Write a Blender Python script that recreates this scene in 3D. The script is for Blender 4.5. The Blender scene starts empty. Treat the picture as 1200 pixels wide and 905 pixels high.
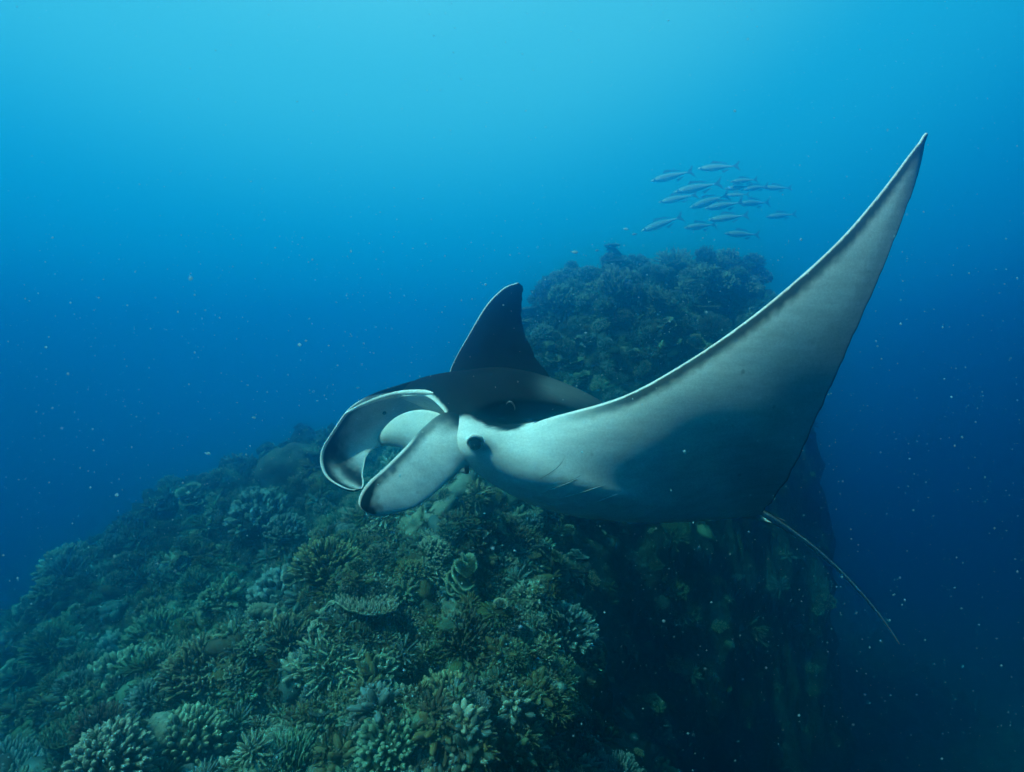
import bpy, math, random
import numpy as np
from mathutils import Vector, noise, kdtree
from mathutils.bvhtree import BVHTree

# ------------------------------------------------------------------ camera, water light, sun, exposure
SC = bpy.context.scene
COL = SC.collection
F = 715.0                                   # focal length in pixels of the 1200 px wide photograph


def at(px, py, d):
    """A point d metres in front of the camera (camera at the origin, looking level along +Y)."""
    return np.array(((px - 600.0) / F * d, d, (452.5 - py) / F * d))


cam_data = bpy.data.cameras.new('camera')
cam = bpy.data.objects.new('camera', cam_data)
COL.objects.link(cam)
cam.rotation_euler = (math.radians(90), 0, 0)
cam_data.sensor_width = 36.0
cam_data.lens = 36.0 * F / 1200.0
cam_data.clip_start = 0.05
cam_data.clip_end = 500.0
SC.camera = cam
cam_data.dof.use_dof = True
cam_data.dof.focus_distance = 2.9
cam_data.dof.aperture_fstop = 2.8

SUN_TO = Vector((-0.50, -0.30, 0.81)).normalized()      # direction towards the sun
sun_data = bpy.data.lights.new('sun', 'SUN')
sun_data.energy = 5.0  # light that reaches the reef through the water
sun_data.angle = math.radians(2.0)
sun_data.color = (1.0, 0.95, 0.86)
sun = bpy.data.objects.new('sun', sun_data)
COL.objects.link(sun)
sun.rotation_euler = (-SUN_TO).to_track_quat('-Z', 'Y').to_euler()

world = bpy.data.worlds.new('World')
SC.world = world
world.use_nodes = True
wn, wl = world.node_tree.nodes, world.node_tree.links
wn.clear()
w_out = wn.new('ShaderNodeOutputWorld')
w_bg = wn.new('ShaderNodeBackground')
w_tc = wn.new('ShaderNodeTexCoord')
w_dot = wn.new('ShaderNodeVectorMath'); w_dot.operation = 'DOT_PRODUCT'
GLOW = Vector((-0.16, 0.50, 0.85)).normalized()          # where the bright surface lies
w_dot.inputs[1].default_value = GLOW
w_map = wn.new('ShaderNodeMapRange')
w_map.inputs['From Min'].default_value = -1.0
w_map.inputs['From Max'].default_value = 1.0
w_ramp = wn.new('ShaderNodeValToRGB')
w_ramp.color_ramp.interpolation = 'EASE'
stops = [(0.00, (0.000, 0.001, 0.003)), (0.50, (0.000, 0.002, 0.012)), (0.58, (0.000, 0.006, 0.028)), (0.62, (0.000, 0.017, 0.065)),
         (0.67, (0.000, 0.100, 0.245)), (0.73, (0.003, 0.235, 0.45)), (0.84, (0.033, 0.365, 0.55)), (0.92, (0.16, 0.485, 0.60)), (1.0, (0.34, 0.62, 0.70))]
el = w_ramp.color_ramp.elements
el[0].position, el[0].color = stops[0][0], (*stops[0][1], 1)
el[1].position, el[1].color = stops[-1][0], (*stops[-1][1], 1)
for p, c in stops[1:-1]:
    e = el.new(p); e.color = (*c, 1)
wl.new(w_tc.outputs['Generated'], w_dot.inputs[0])
wl.new(w_dot.outputs['Value'], w_map.inputs['Value'])
wl.new(w_map.outputs['Result'], w_ramp.inputs['Fac'])
wl.new(w_ramp.outputs['Color'], w_bg.inputs['Color'])
w_bg.inputs['Strength'].default_value = 1.0
wl.new(w_bg.outputs['Background'], w_out.inputs['Surface'])

SC.view_settings.view_transform = 'Standard'
SC.view_settings.look = 'None'
SC.view_settings.exposure = 0.5
SC.view_settings.gamma = 1.0
SC.view_settings.use_curve_mapping = False
SC.cycles.use_denoising = True
SC.cycles.denoiser = 'OPENIMAGEDENOISE'
SC.cycles.max_bounces = 6
SC.cycles.volume_bounces = 4
SC.cycles.use_adaptive_sampling = False

HAZE_DENSITY = 0.205
HAZE_COLOR = (0.015, 0.35, 0.60)

RNG = np.random.default_rng(11)
random.seed(11)


# ------------------------------------------------------------------ helpers
def mesh_from(name, verts, faces, smooth=True):
    me = bpy.data.meshes.new(name)
    v = np.asarray(verts, dtype=np.float32)
    if isinstance(faces, np.ndarray):
        k = faces.shape[1]
        n = len(faces)
        me.vertices.add(len(v)); me.vertices.foreach_set('co', v.ravel())
        me.loops.add(n * k); me.loops.foreach_set('vertex_index', faces.astype(np.int32).ravel())
        me.polygons.add(n)
        me.polygons.foreach_set('loop_start', np.arange(0, n * k, k, dtype=np.int32))
        me.polygons.foreach_set('loop_total', np.full(n, k, dtype=np.int32))
        me.update(calc_edges=True)
    else:
        me.from_pydata(v.tolist(), [], [list(map(int, f)) for f in faces])
    me.validate()
    if smooth:
        me.polygons.foreach_set('use_smooth', np.ones(len(me.polygons), dtype=bool))
    me.update()
    return me


def link(name, me, mat=None, parent=None, loc=None):
    o = bpy.data.objects.new(name, me)
    COL.objects.link(o)
    if mat is not None and me is not None and len(me.materials) == 0:
        me.materials.append(mat)
    if parent is not None:
        o.parent = parent
    if loc is not None:
        o.location = loc
    return o


def tag(o, label=None, cat=None, group=None, kind=None):
    for k, v in (('label', label), ('category', cat), ('group', group), ('kind', kind)):
        if v:
            o[k] = v
    return o


def set_attr(me, name, vals, kind='FLOAT'):
    a = me.attributes.new(name, kind, 'POINT')
    vals = np.asarray(vals, dtype=np.float32)
    if kind == 'FLOAT_COLOR':
        if vals.shape[1] == 3:
            vals = np.hstack([vals, np.ones((len(vals), 1), np.float32)])
        a.data.foreach_set('color', vals.ravel())
    else:
        a.data.foreach_set('value', vals.ravel())


def spline(P, t):
    """Catmull-Rom through rows of P (n,k) at parameters t in [0, n-1]."""
    P = np.asarray(P, float)
    n = len(P)
    t = np.clip(np.asarray(t, float), 0, n - 1)
    i = np.minimum(t.astype(int), n - 2)
    f = (t - i)[:, None]
    p0 = P[np.maximum(i - 1, 0)]; p1 = P[i]; p2 = P[i + 1]; p3 = P[np.minimum(i + 2, n - 1)]
    return 0.5 * ((2 * p1) + (-p0 + p2) * f + (2 * p0 - 5 * p1 + 4 * p2 - p3) * f ** 2 + (-p0 + 3 * p1 - 3 * p2 + p3) * f ** 3)


def sstep(a, b, x):
    t = np.clip((np.asarray(x, float) - a) / (b - a), 0, 1)
    return t * t * (3 - 2 * t)


def unit(v):
    v = np.asarray(v, float)
    return v / np.maximum(np.linalg.norm(v, axis=-1, keepdims=True), 1e-9)


def grid_faces(nr, nc, wrap=False):
    r = np.arange(nr - 1)[:, None]
    c = np.arange(nc if wrap else nc - 1)[None, :]
    c2 = (c + 1) % nc
    a = r * nc + c; b = r * nc + c2; d = (r + 1) * nc + c; e = (r + 1) * nc + c2
    return np.stack([a, b, e, d], -1).reshape(-1, 4)


def tube(path, rad, k=6, cap=True):
    """Verts and faces of a tapered tube along path."""
    path = np.asarray(path, float); n = len(path)
    t = unit(np.gradient(path, axis=0))
    ref = np.array([0.31, 0.2, 0.93])
    a = unit(np.cross(t, ref)); b = np.cross(t, a)
    ang = np.linspace(0, 2 * np.pi, k, endpoint=False)
    ring = a[:, None] * np.cos(ang)[None, :, None] + b[:, None] * np.sin(ang)[None, :, None]
    v = path[:, None] + ring * np.asarray(rad)[:, None, None]
    v = v.reshape(-1, 3)
    f = grid_faces(n, k, wrap=True)
    return v, f


# ------------------------------------------------------------------ materials
def new_mat(name):
    m = bpy.data.materials.new(name)
    m.use_nodes = True
    nt = m.node_tree
    return m, nt.nodes, nt.links, nt.nodes['Principled BSDF']


def attr_mat(name, attr, rough=0.6, noise_scale=60.0, noise_amt=0.25, bump=0.2, bump_scale=120.0, spec=0.35, sheen=0.0):
    m, n, l, b = new_mat(name)
    a = n.new('ShaderNodeAttribute'); a.attribute_name = attr
    tx = n.new('ShaderNodeTexCoord')
    nz = n.new('ShaderNodeTexNoise'); nz.inputs['Scale'].default_value = noise_scale; nz.inputs['Detail'].default_value = 4
    mr = n.new('ShaderNodeMapRange')
    mr.inputs['From Min'].default_value = 0.25; mr.inputs['From Max'].default_value = 0.75
    mr.inputs['To Min'].default_value = 1 - noise_amt; mr.inputs['To Max'].default_value = 1 + noise_amt
    mx = n.new('ShaderNodeMix'); mx.data_type = 'RGBA'; mx.blend_type = 'MULTIPLY'; mx.inputs[0].default_value = 1
    l.new(tx.outputs['Object'], nz.inputs['Vector'])
    l.new(nz.outputs['Fac'], mr.inputs['Value'])
    l.new(a.outputs['Color'], mx.inputs[6]); l.new(mr.outputs['Result'], mx.inputs[7])
    l.new(mx.outputs[2], b.inputs['Base Color'])
    b.inputs['Roughness'].default_value = rough
    b.inputs['Specular IOR Level'].default_value = spec
    if bump:
        n2 = n.new('ShaderNodeTexNoise'); n2.inputs['Scale'].default_value = bump_scale; n2.inputs['Detail'].default_value = 5
        bp = n.new('ShaderNodeBump'); bp.inputs['Strength'].default_value = bump; bp.inputs['Distance'].default_value = 0.01
        l.new(tx.outputs['Object'], n2.inputs['Vector'])
        l.new(n2.outputs['Fac'], bp.inputs['Height']); l.new(bp.outputs['Normal'], b.inputs['Normal'])
    return m


def plain_mat(name, col, rough=0.5, spec=0.4, noise_scale=40.0, noise_amt=0.2):
    m, n, l, b = new_mat(name)
    tx = n.new('ShaderNodeTexCoord')
    nz = n.new('ShaderNodeTexNoise'); nz.inputs['Scale'].default_value = noise_scale
    rp = n.new('ShaderNodeValToRGB')
    rp.color_ramp.elements[0].position = 0.3; rp.color_ramp.elements[1].position = 0.7
    rp.color_ramp.elements[0].color = (*[c * (1 - noise_amt) for c in col], 1)
    rp.color_ramp.elements[1].color = (*[min(1, c * (1 + noise_amt)) for c in col], 1)
    l.new(tx.outputs['Object'], nz.inputs['Vector']); l.new(nz.outputs['Fac'], rp.inputs['Fac'])
    l.new(rp.outputs['Color'], b.inputs['Base Color'])
    b.inputs['Roughness'].default_value = rough; b.inputs['Specular IOR Level'].default_value = spec
    return m


# ------------------------------------------------------------------ reef terrain
CP = [at(*p) for p in (
    (250, 800, 5.0), (500, 850, 4.6), (100, 850, 5.8), (400, 905, 4.1), (600, 905, 4.0), (630, 800, 5.2), (610, 700, 6.3),
    (600, 625, 8.0), (450, 640, 7.8), (300, 650, 8.6), (350, 535, 14.0), (450, 535, 12.5), (200, 630, 14.0), (0, 785, 12.5),
    (100, 715, 13.6), (-100, 890, 10.5), (560, 510, 11.5),
    (625, 410, 12.0), (660, 380, 12.4), (740, 355, 12.8), (800, 350, 13.0), (880, 362, 13.2), (930, 366, 13.2),
    (640, 450, 11.4), (700, 430, 12.0), (760, 388, 12.5), (840, 385, 12.7), (840, 420, 12.5), (680, 500, 11.0),
    (670, 905, 4.3), (680, 800, 5.4), (640, 690, 7.0), (660, 590, 9.8), (840, 470, 12.9))]
CP += [np.array(p) for p in (
    (-7, 18.5, -8.0), (-11, 16, -9.5), (-3.5, 17.5, -4.6), (-1, 18, -4.0), (2.5, 18, -2.0), (-13, 6, -9.5), (-8, 3.5, -6.0), (6.0, 16, -5.0), (9, 18, -9),
    (1.4, 6, -6.0), (2.5, 6, -8.8), (2.2, 8.0, -7.5), (3.4, 8.5, -9.4), (2.0, 9.4, -6.2), (3.0, 10.8, -7.5), (4.8, 11.8, -8.5), (1.6, 8.4, -5.2), (5.6, 12.2, -6.5), (6.4, 13.2, -3.5), (7.0, 13.8, -7.5), (7.0, 12.6, -10.0),
    (1.0, 4, -5.5), (2.2, 3.5, -7.6), (7.3, 15, -8.0),
    (11, 12, -10), (8, 6, -11), (6, 2, -10.5), (2.0, 1.5, -6.5), (-1, 1.5, -2.9), (-4, 1.5, -3.6), (-12, 18, -10), (12, 20, -9), (3, 22, -6), (-5, 22, -9))]
CP = np.array(CP)


def tps(r):
    return np.where(r > 1e-9, r * r * np.log(np.maximum(r, 1e-9)), 0)


_n = len(CP)
_K = tps(np.linalg.norm(CP[:, None, :2] - CP[None, :, :2], axis=-1)) + np.eye(_n) * .2
_P = np.column_stack([np.ones(_n), CP[:, :2]])
_sol = np.linalg.solve(np.block([[_K, _P], [_P.T, np.zeros((3, 3))]]), np.concatenate([CP[:, 2], np.zeros(3)]))


def height(x, y):
    out = np.empty(len(x))
    for a in range(0, len(x), 20000):
        q = np.column_stack([x[a:a + 20000], y[a:a + 20000]])
        k = tps(np.linalg.norm(q[:, None] - CP[None, :, :2], axis=-1))
        out[a:a + 20000] = k @ _sol[:_n] + _sol[_n] + q @ _sol[_n + 1:]
    return out


gx = np.arange(-13, 13.01, .075); gy = np.arange(1.2, 21.5, .075)
GX, GY = np.meshgrid(gx, gy)
X, Y = GX.ravel(), GY.ravel()
Z = np.maximum(height(X, Y), -11.5)
Zg = Z.reshape(GX.shape)
dzy, dzx = np.gradient(Zg, .075)
TN = unit(np.column_stack([-dzx.ravel(), -dzy.ravel(), np.ones(len(X))]))
P0 = np.column_stack([X, Y, Z])
dsp = np.empty(len(X))
for i in range(len(X)):
    p = Vector(P0[i])
    a = noise.noise(p * .75)
    b = noise.noise(p * 1.9 + Vector((7, 3, 1)))
    c = 1 - abs(noise.noise(p * 4.2)) * 2
    d = noise.noise(p * 9.0)
    dsp[i] = .50 * a + .55 * b + .24 * c + .07 * d
TV = P0 + TN * dsp[:, None]
tf = grid_faces(len(gy), len(gx))
reef_bvh = BVHTree.FromPolygons([tuple(p) for p in TV], tf.tolist())

# encrusted rock: patches of crust, algae and pale sand between colonies
m_rock, n, l, b = new_mat('reef_rock')
tx = n.new('ShaderNodeTexCoord')
n1 = n.new('ShaderNodeTexNoise'); n1.inputs['Scale'].default_value = 2.2; n1.inputs['Detail'].default_value = 8; n1.inputs['Roughness'].default_value = .65
r1 = n.new('ShaderNodeValToRGB')
cr = r1.color_ramp
cr.elements[0].position = .30; cr.elements[0].color = (.025, .03, .022, 1)
cr.elements[1].position = .72; cr.elements[1].color = (.22, .21, .16, 1)
for p, c in ((.42, (.035, .03, .02)), (.54, (.055, .05, .035)), (.62, (.10, .10, .075))):
    e = cr.elements.new(p); e.color = (*c, 1)
n2 = n.new('ShaderNodeTexVoronoi'); n2.inputs['Scale'].default_value = 9.0
n3 = n.new('ShaderNodeTexNoise'); n3.inputs['Scale'].default_value = 26; n3.inputs['Detail'].default_value = 6
bp = n.new('ShaderNodeBump'); bp.inputs['Strength'].default_value = .8; bp.inputs['Distance'].default_value = .05
bp2 = n.new('ShaderNodeBump'); bp2.inputs['Strength'].default_value = .6; bp2.inputs['Distance'].default_value = .06
for q in (n1, n2, n3):
    l.new(tx.outputs['Object'], q.inputs['Vector'])
l.new(n1.outputs['Fac'], r1.inputs['Fac']); l.new(r1.outputs['Color'], b.inputs['Base Color'])
l.new(n3.outputs['Fac'], bp.inputs['Height']); l.new(n2.outputs['Distance'], bp2.inputs['Height'])
l.new(bp.outputs['Normal'], bp2.inputs['Normal']); l.new(bp2.outputs['Normal'], b.inputs['Normal'])
b.inputs['Roughness'].default_value = .9; b.inputs['Specular IOR Level'].default_value = .1
reef = link('reef_slope', mesh_from('reef_slope', TV, tf), m_rock)
tag(reef, 'rugged coral encrusted reef slope rising to a mound', kind='structure')
fl, ff = np.array([(-31, -20, -12), (31, -20, -12), (31, 33, -12), (-31, 33, -12)], float), np.array([[0, 1, 2, 3]])
sfloor = link('sea_floor', mesh_from('sea_floor', fl, ff, smooth=False), m_rock)
tag(sfloor, 'deep sea floor below the reef', kind='structure')


def hit(px, py):
    d = Vector(at(px, py, 1.0)).normalized()
    h = reef_bvh.ray_cast(Vector((0, 0, 0)), d)
    return (np.array(h[0]), np.array(h[1])) if h[0] is not None else (None, None)


# ------------------------------------------------------------------ coral materials
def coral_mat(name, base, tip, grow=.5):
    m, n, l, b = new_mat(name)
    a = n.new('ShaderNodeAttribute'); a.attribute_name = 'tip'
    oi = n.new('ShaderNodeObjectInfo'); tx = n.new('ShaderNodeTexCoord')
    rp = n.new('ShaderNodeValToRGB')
    rp.color_ramp.elements[0].color = (*base, 1); rp.color_ramp.elements[0].position = .38  # tips pale by nature; bases darkened to paint in shaded gaps
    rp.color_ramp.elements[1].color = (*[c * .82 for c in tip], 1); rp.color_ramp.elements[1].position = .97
    nz = n.new('ShaderNodeTexNoise'); nz.inputs['Scale'].default_value = 5.5; nz.inputs['Detail'].default_value = 5
    hs = n.new('ShaderNodeHueSaturation')
    mr = n.new('ShaderNodeMapRange'); mr.inputs['To Min'].default_value = .465; mr.inputs['To Max'].default_value = .535
    mv = n.new('ShaderNodeMapRange'); mv.inputs['From Min'].default_value = .3; mv.inputs['From Max'].default_value = .7
    mv.inputs['To Min'].default_value = .62; mv.inputs['To Max'].default_value = 1.3
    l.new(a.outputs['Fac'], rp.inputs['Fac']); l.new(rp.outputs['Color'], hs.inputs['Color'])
    l.new(oi.outputs['Random'], mr.inputs['Value']); l.new(mr.outputs['Result'], hs.inputs['Hue'])
    l.new(tx.outputs['Object'], nz.inputs['Vector']); l.new(nz.outputs['Fac'], mv.inputs['Value']); l.new(mv.outputs['Result'], hs.inputs['Value'])
    l.new(hs.outputs['Color'], b.inputs['Base Color'])
    n2 = n.new('ShaderNodeTexNoise'); n2.inputs['Scale'].default_value = 28; n2.inputs['Detail'].default_value = 4
    bp = n.new('ShaderNodeBump'); bp.inputs['Strength'].default_value = .7; bp.inputs['Distance'].default_value = .06
    l.new(tx.outputs['Object'], n2.inputs['Vector']); l.new(n2.outputs['Fac'], bp.inputs['Height']); l.new(bp.outputs['Normal'], b.inputs['Normal'])
    b.inputs['Roughness'].default_value = .85; b.inputs['Specular IOR Level'].default_value = .15
    return m


PAL = {
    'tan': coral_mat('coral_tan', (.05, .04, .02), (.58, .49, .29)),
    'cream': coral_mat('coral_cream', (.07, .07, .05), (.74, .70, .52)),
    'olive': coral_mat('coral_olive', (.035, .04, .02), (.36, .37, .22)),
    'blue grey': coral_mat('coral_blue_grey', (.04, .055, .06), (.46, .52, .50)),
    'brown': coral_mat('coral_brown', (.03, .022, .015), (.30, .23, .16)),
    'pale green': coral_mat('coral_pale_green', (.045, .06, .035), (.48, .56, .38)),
}


def join(parts):
    vs, fs, ts, o = [], [], [], 0
    for v, f, t in parts:
        vs.append(v); fs.append(np.asarray(f) + o); ts.append(t); o += len(v)
    return np.vstack(vs), np.vstack(fs), np.concatenate(ts)


def finger(p0, p1, r0, r1, bend, k=5, rings=4, t0=.2):
    s = np.linspace(0, 1, rings)
    path = np.outer(1 - s, p0) + np.outer(s, p1) + np.outer(np.sin(s * np.pi) , bend)
    path = np.vstack([path, path[-1] + unit(path[-1] - path[-2]) * r1 * .8])
    rad = np.concatenate([r0 + (r1 - r0) * s, [r1 * .35]])
    v, f = tube(path, rad, k)
    v = np.vstack([v, path[-1] + unit(path[-1] - path[-2]) * r1 * .25])
    f = np.vstack([f, [[len(v) - 1 - k + i, len(v) - 1 - k + (i + 1) % k, len(v) - 1, len(v) - 1] for i in range(k)]])
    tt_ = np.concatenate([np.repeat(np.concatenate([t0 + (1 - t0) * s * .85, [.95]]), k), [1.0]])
    return v, f, tt_


def to_mesh(name, v, f, t):
    q = [tuple(x) if x[2] != x[3] else tuple(x[:3]) for x in f.tolist()]
    me = mesh_from(name, v, q)
    set_attr(me, 'tip', t)
    return me


def dome_dirs(n, rng, top=.05):
    i = np.arange(n) + .5
    z = 1 - i / n * (1 - top)
    a = i * 2.399963
    d = np.column_stack([np.cos(a) * np.sqrt(1 - z * z), np.sin(a) * np.sqrt(1 - z * z), z])
    return unit(d + rng.normal(0, .10, d.shape))


def lump(rng, nu=14, nv=9, r=1.0, sq=(1, 1, .6), amp=.25, fr=2.0, fine=0.0):
    v, f = uv_ball0(nu, nv)
    off = Vector(rng.uniform(-50, 50, 3))
    d = np.array([noise.noise(Vector(p) * fr + off) for p in v])
    e = np.array([noise.noise(Vector(p) * fr * 3.1 + off) for p in v]) if fine else 0
    v = v * (1 + amp * d + fine * e)[:, None] * r * np.array(sq)
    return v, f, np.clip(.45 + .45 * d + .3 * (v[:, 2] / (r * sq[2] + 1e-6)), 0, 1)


def uv_ball0(nu, nv):
    a = np.linspace(0, 2 * np.pi, nu, endpoint=False); b = np.linspace(.02, np.pi - .02, nv)
    p = np.stack([np.outer(np.sin(b), np.cos(a)), np.outer(np.sin(b), np.sin(a)), np.outer(np.cos(b), np.ones(nu))], -1)
    return p.reshape(-1, 3), grid_faces(nv, nu, wrap=True)[:, ::-1]


def p_bush(rng, n, r0, r1, flat, fork=0.0, jit=.10):
    parts = []
    for d in dome_dirs(n, rng):
        L = rng.uniform(1 - 2 * jit, 1 + jit)
        e = d * L * np.array((1, 1, flat))
        s = d * .32 * np.array((1, 1, flat * .5))
        bend = np.array((0, 0, -.05)) * (1 - d[2]) * L + rng.normal(0, .02, 3)
        parts.append(finger(s, e, r0, r1, bend))
        if rng.random() < fork:
            q = s * .35 + e * .65 + bend * .8
            for _ in range(rng.integers(1, 3)):
                w = unit(d + rng.normal(0, .55, 3) + np.array((0, 0, .25)))
                parts.append(finger(q, q + w * rng.uniform(.2, .38), r0 * .8, r1 * .9, rng.normal(0, .01, 3), rings=3, t0=.5))
    bv = lump(rng, r=.62, sq=(1, 1, flat * .62), amp=.3)
    bv = (bv[0], bv[1], np.clip(bv[2] * .25, 0, 1))
    return [('branches', join(parts)), ('base', bv)]


def p_dome(rng, n, r0, r1, flat, L=.34, jit=.25):
    parts = []
    off = Vector(rng.uniform(-40, 40, 3))
    for d in dome_dirs(n, rng, -.12):
        w = 1 + .28 * noise.noise(Vector(d) * 1.7 + off)
        s = d * .60 * w * np.array((1, 1, flat))
        g = unit(d * np.array((.75, .75, .6)) + np.array((0, 0, .42)) + rng.normal(0, .13, 3))
        e = s + g * L * rng.uniform(1 - jit, 1 + jit)
        parts.append(finger(s, e, r0, r1 * rng.uniform(.85, 1.15), rng.normal(0, .012, 3), rings=3, t0=.12))
        if rng.random() < .35:
            q = s * .4 + e * .6
            parts.append(finger(q, q + unit(g + rng.normal(0, .6, 3)) * L * .45, r0 * .75, r1 * .85, np.zeros(3), rings=2, t0=.55))
    v, f = uv_ball0(20, 12)
    w = 1 + .28 * np.array([noise.noise(Vector(p) * 1.7 + off) for p in v])
    return [('branches', join(parts)), ('base', (v * w[:, None] * .66 * np.array((1, 1, flat)), f, np.full(len(v), .05)))]


def p_table(rng):
    R_, A_ = 7, 30
    ang = np.linspace(0, 2 * np.pi, A_, endpoint=False)
    out = 1 + np.array([.22 * noise.noise(Vector((math.cos(a) * 1.6, math.sin(a) * 1.6, rng.uniform() * 0 + 3.3))) for a in ang]) + rng.normal(0, .02, A_)
    rr = np.linspace(.02, 1, R_)
    top = np.array([[(r * o * math.cos(a), r * o * math.sin(a), .30 + .10 * r * r) for a, o in zip(ang, out)] for r in rr])
    bot = np.array([[(r * o * math.cos(a), r * o * math.sin(a), .22 + .13 * r * r - .14 * (1 - r)) for a, o in zip(ang, out)] for r in rr[::-1]])
    v = np.vstack([top.reshape(-1, 3), bot.reshape(-1, 3)])
    f = grid_faces(2 * R_, A_, wrap=True)
    plate = (v, f, np.concatenate([np.repeat(.25 + .5 * rr ** 3, A_), np.repeat(.2 * rr[::-1], A_)]))
    parts = []
    n = 170
    for i in range(n):
        r = math.sqrt((i + .5) / n) * .98; a = i * 2.399963
        o = np.interp(a % (2 * np.pi), np.append(ang, 2 * np.pi), np.append(out, out[0]))
        p = np.array((r * o * math.cos(a), r * o * math.sin(a), .29 + .10 * r * r))
        w = unit(np.array((p[0] * .55, p[1] * .55, 1)) + rng.normal(0, .22, 3))
        parts.append(finger(p, p + w * rng.uniform(.09, .19), .042, .026, np.zeros(3), k=5, rings=2, t0=.4))
    st_v, st_f = tube(np.array([(0, 0, -.35), (.02, 0, -.05), (0, .02, .16), (0, 0, .28)]), [.38, .26, .30, .55], 10)
    return [('plate', plate), ('branchlets', join(parts)), ('stalk', (st_v, st_f, np.full(len(st_v), .1)))]


def p_boulder(rng, amp=.22, fr=1.6, fine=.06, sq=(1, 1, .72)):
    v, f, t = lump(rng, 44, 28, 1.0, sq, amp, fr, fine + .05)
    return [('dome', (v, f, np.clip(t * .8 + .1, 0, 1)))]


def p_lobes(rng):
    out = []
    for i, d in enumerate(dome_dirs(11, rng, .1)):
        v, f, t = lump(rng, 14, 10, rng.uniform(.26, .42), (1, 1, 1.05), .2, 1.8, .05)
        out.append(('lobe', (v + d * np.array((.72, .72, .45)), f, np.clip(.2 + .75 * (v[:, 2] + .3), 0, 1))))
    return out


def p_plates(rng):
    out = []
    for k in range(7):
        a0 = rng.uniform(0, 6.28); w = rng.uniform(1.3, 2.6); z0 = .05 + .09 * k; r1 = rng.uniform(.6, 1.05) * (1 - .05 * k)
        S, R_ = 20, 7
        an = np.linspace(a0 - w / 2, a0 + w / 2, S); rr = np.linspace(.08, 1, R_)
        edge = 1 - .55 * np.abs(np.linspace(-1, 1, S)) ** 3 + .05 * np.sin(np.linspace(0, 21, S) + k)
        pts = np.array([[(math.cos(a) * r * r1 * e, math.sin(a) * r * r1 * e, z0 + .42 * (r * r1) ** 1.6 + .045 * r * r * math.sin(a * 9 + k)) for a, e in zip(an, edge)] for r in rr])
        low = pts[::-1] - np.array((0, 0, .035))
        v = np.vstack([pts.reshape(-1, 3), low.reshape(-1, 3)])
        f = grid_faces(2 * R_, S)
        t = np.concatenate([np.repeat(.2 + .8 * rr ** 4, S), np.repeat(.6 * rr[::-1] ** 4, S)])
        out.append(('plate', (v, f, t)))
    b_ = lump(rng, r=.45, sq=(1, 1, .5))
    out.append(('base', (b_[0], b_[1], b_[2] * .3)))
    return out


g1 = np.random.default_rng(5)
PROTO = {
    'finger_coral': [p_dome(g1, 190, .044, .030, .78), p_dome(g1, 240, .038, .026, .62, .30), p_dome(g1, 160, .048, .033, .9, .38), p_dome(g1, 210, .040, .028, .70, .42, .35)],
    'knobby_coral': [p_dome(g1, 120, .066, .060, .72, .26), p_dome(g1, 150, .058, .054, .58, .22), p_dome(g1, 100, .074, .066, .8, .30)],
    'staghorn_coral': [p_bush(g1, 60, .042, .024, .8, fork=.95, jit=.2), p_bush(g1, 76, .038, .022, .62, fork=.95, jit=.2)],
    'table_coral': [p_table(g1), p_table(g1)],
    'boulder_coral': [p_boulder(g1), p_boulder(g1, .34, 2.2, .10), p_boulder(g1, .25, 1.3, .05, (1.1, .9, .55))],
    'lobed_coral': [p_lobes(g1), p_lobes(g1)],
    'plate_coral': [p_plates(g1), p_plates(g1)],
}
PHRASE = {
    'finger_coral': 'bushy finger coral', 'knobby_coral': 'thick knobbly branching coral', 'staghorn_coral': 'forked staghorn coral thicket',
    'table_coral': 'flat table coral', 'boulder_coral': 'rounded boulder coral', 'lobed_coral': 'lumpy lobed coral', 'plate_coral': 'tiered plate coral',
}
for k_, lst in PROTO.items():
    for j_, parts in enumerate(lst):
        lst[j_] = [(nm, to_mesh(k_ + '_' + nm, *d)) for nm, d in parts]
        for nm, me in lst[j_]:
            me.materials.append(PAL['cream'])


def put_coral(kind, p, nrm_, size, pal, label, group=None, var=None, up=.55, sink=.12):
    up = .88 if kind == 'table_coral' else up
    ax = Vector(unit(np.array(nrm_) * (1 - up) + np.array((0, 0, 1.0)) * up))
    root = bpy.data.objects.new(kind, None)
    COL.objects.link(root)
    root.location = Vector(p) - ax * size * sink
    q = ax.to_track_quat('Z', 'Y')
    from mathutils import Quaternion
    root.rotation_mode = 'QUATERNION'
    root.rotation_quaternion = q @ Quaternion((0, 0, 1), random.uniform(0, 6.283))
    s = size
    root.scale = (s * random.uniform(.9, 1.12), s * random.uniform(.9, 1.12), s * random.uniform(.85, 1.15))
    tag(root, label, 'coral', group)
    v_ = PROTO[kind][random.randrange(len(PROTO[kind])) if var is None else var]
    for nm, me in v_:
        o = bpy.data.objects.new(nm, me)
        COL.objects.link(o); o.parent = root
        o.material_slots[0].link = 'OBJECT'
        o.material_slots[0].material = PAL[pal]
    return root


placed = []
COLONY = []


def free(p, r):
    return all((p[0] - q[0]) ** 2 + (p[1] - q[1]) ** 2 + (p[2] - q[2]) ** 2 > (.62 * (r + s)) ** 2 for q, s in placed)


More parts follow.
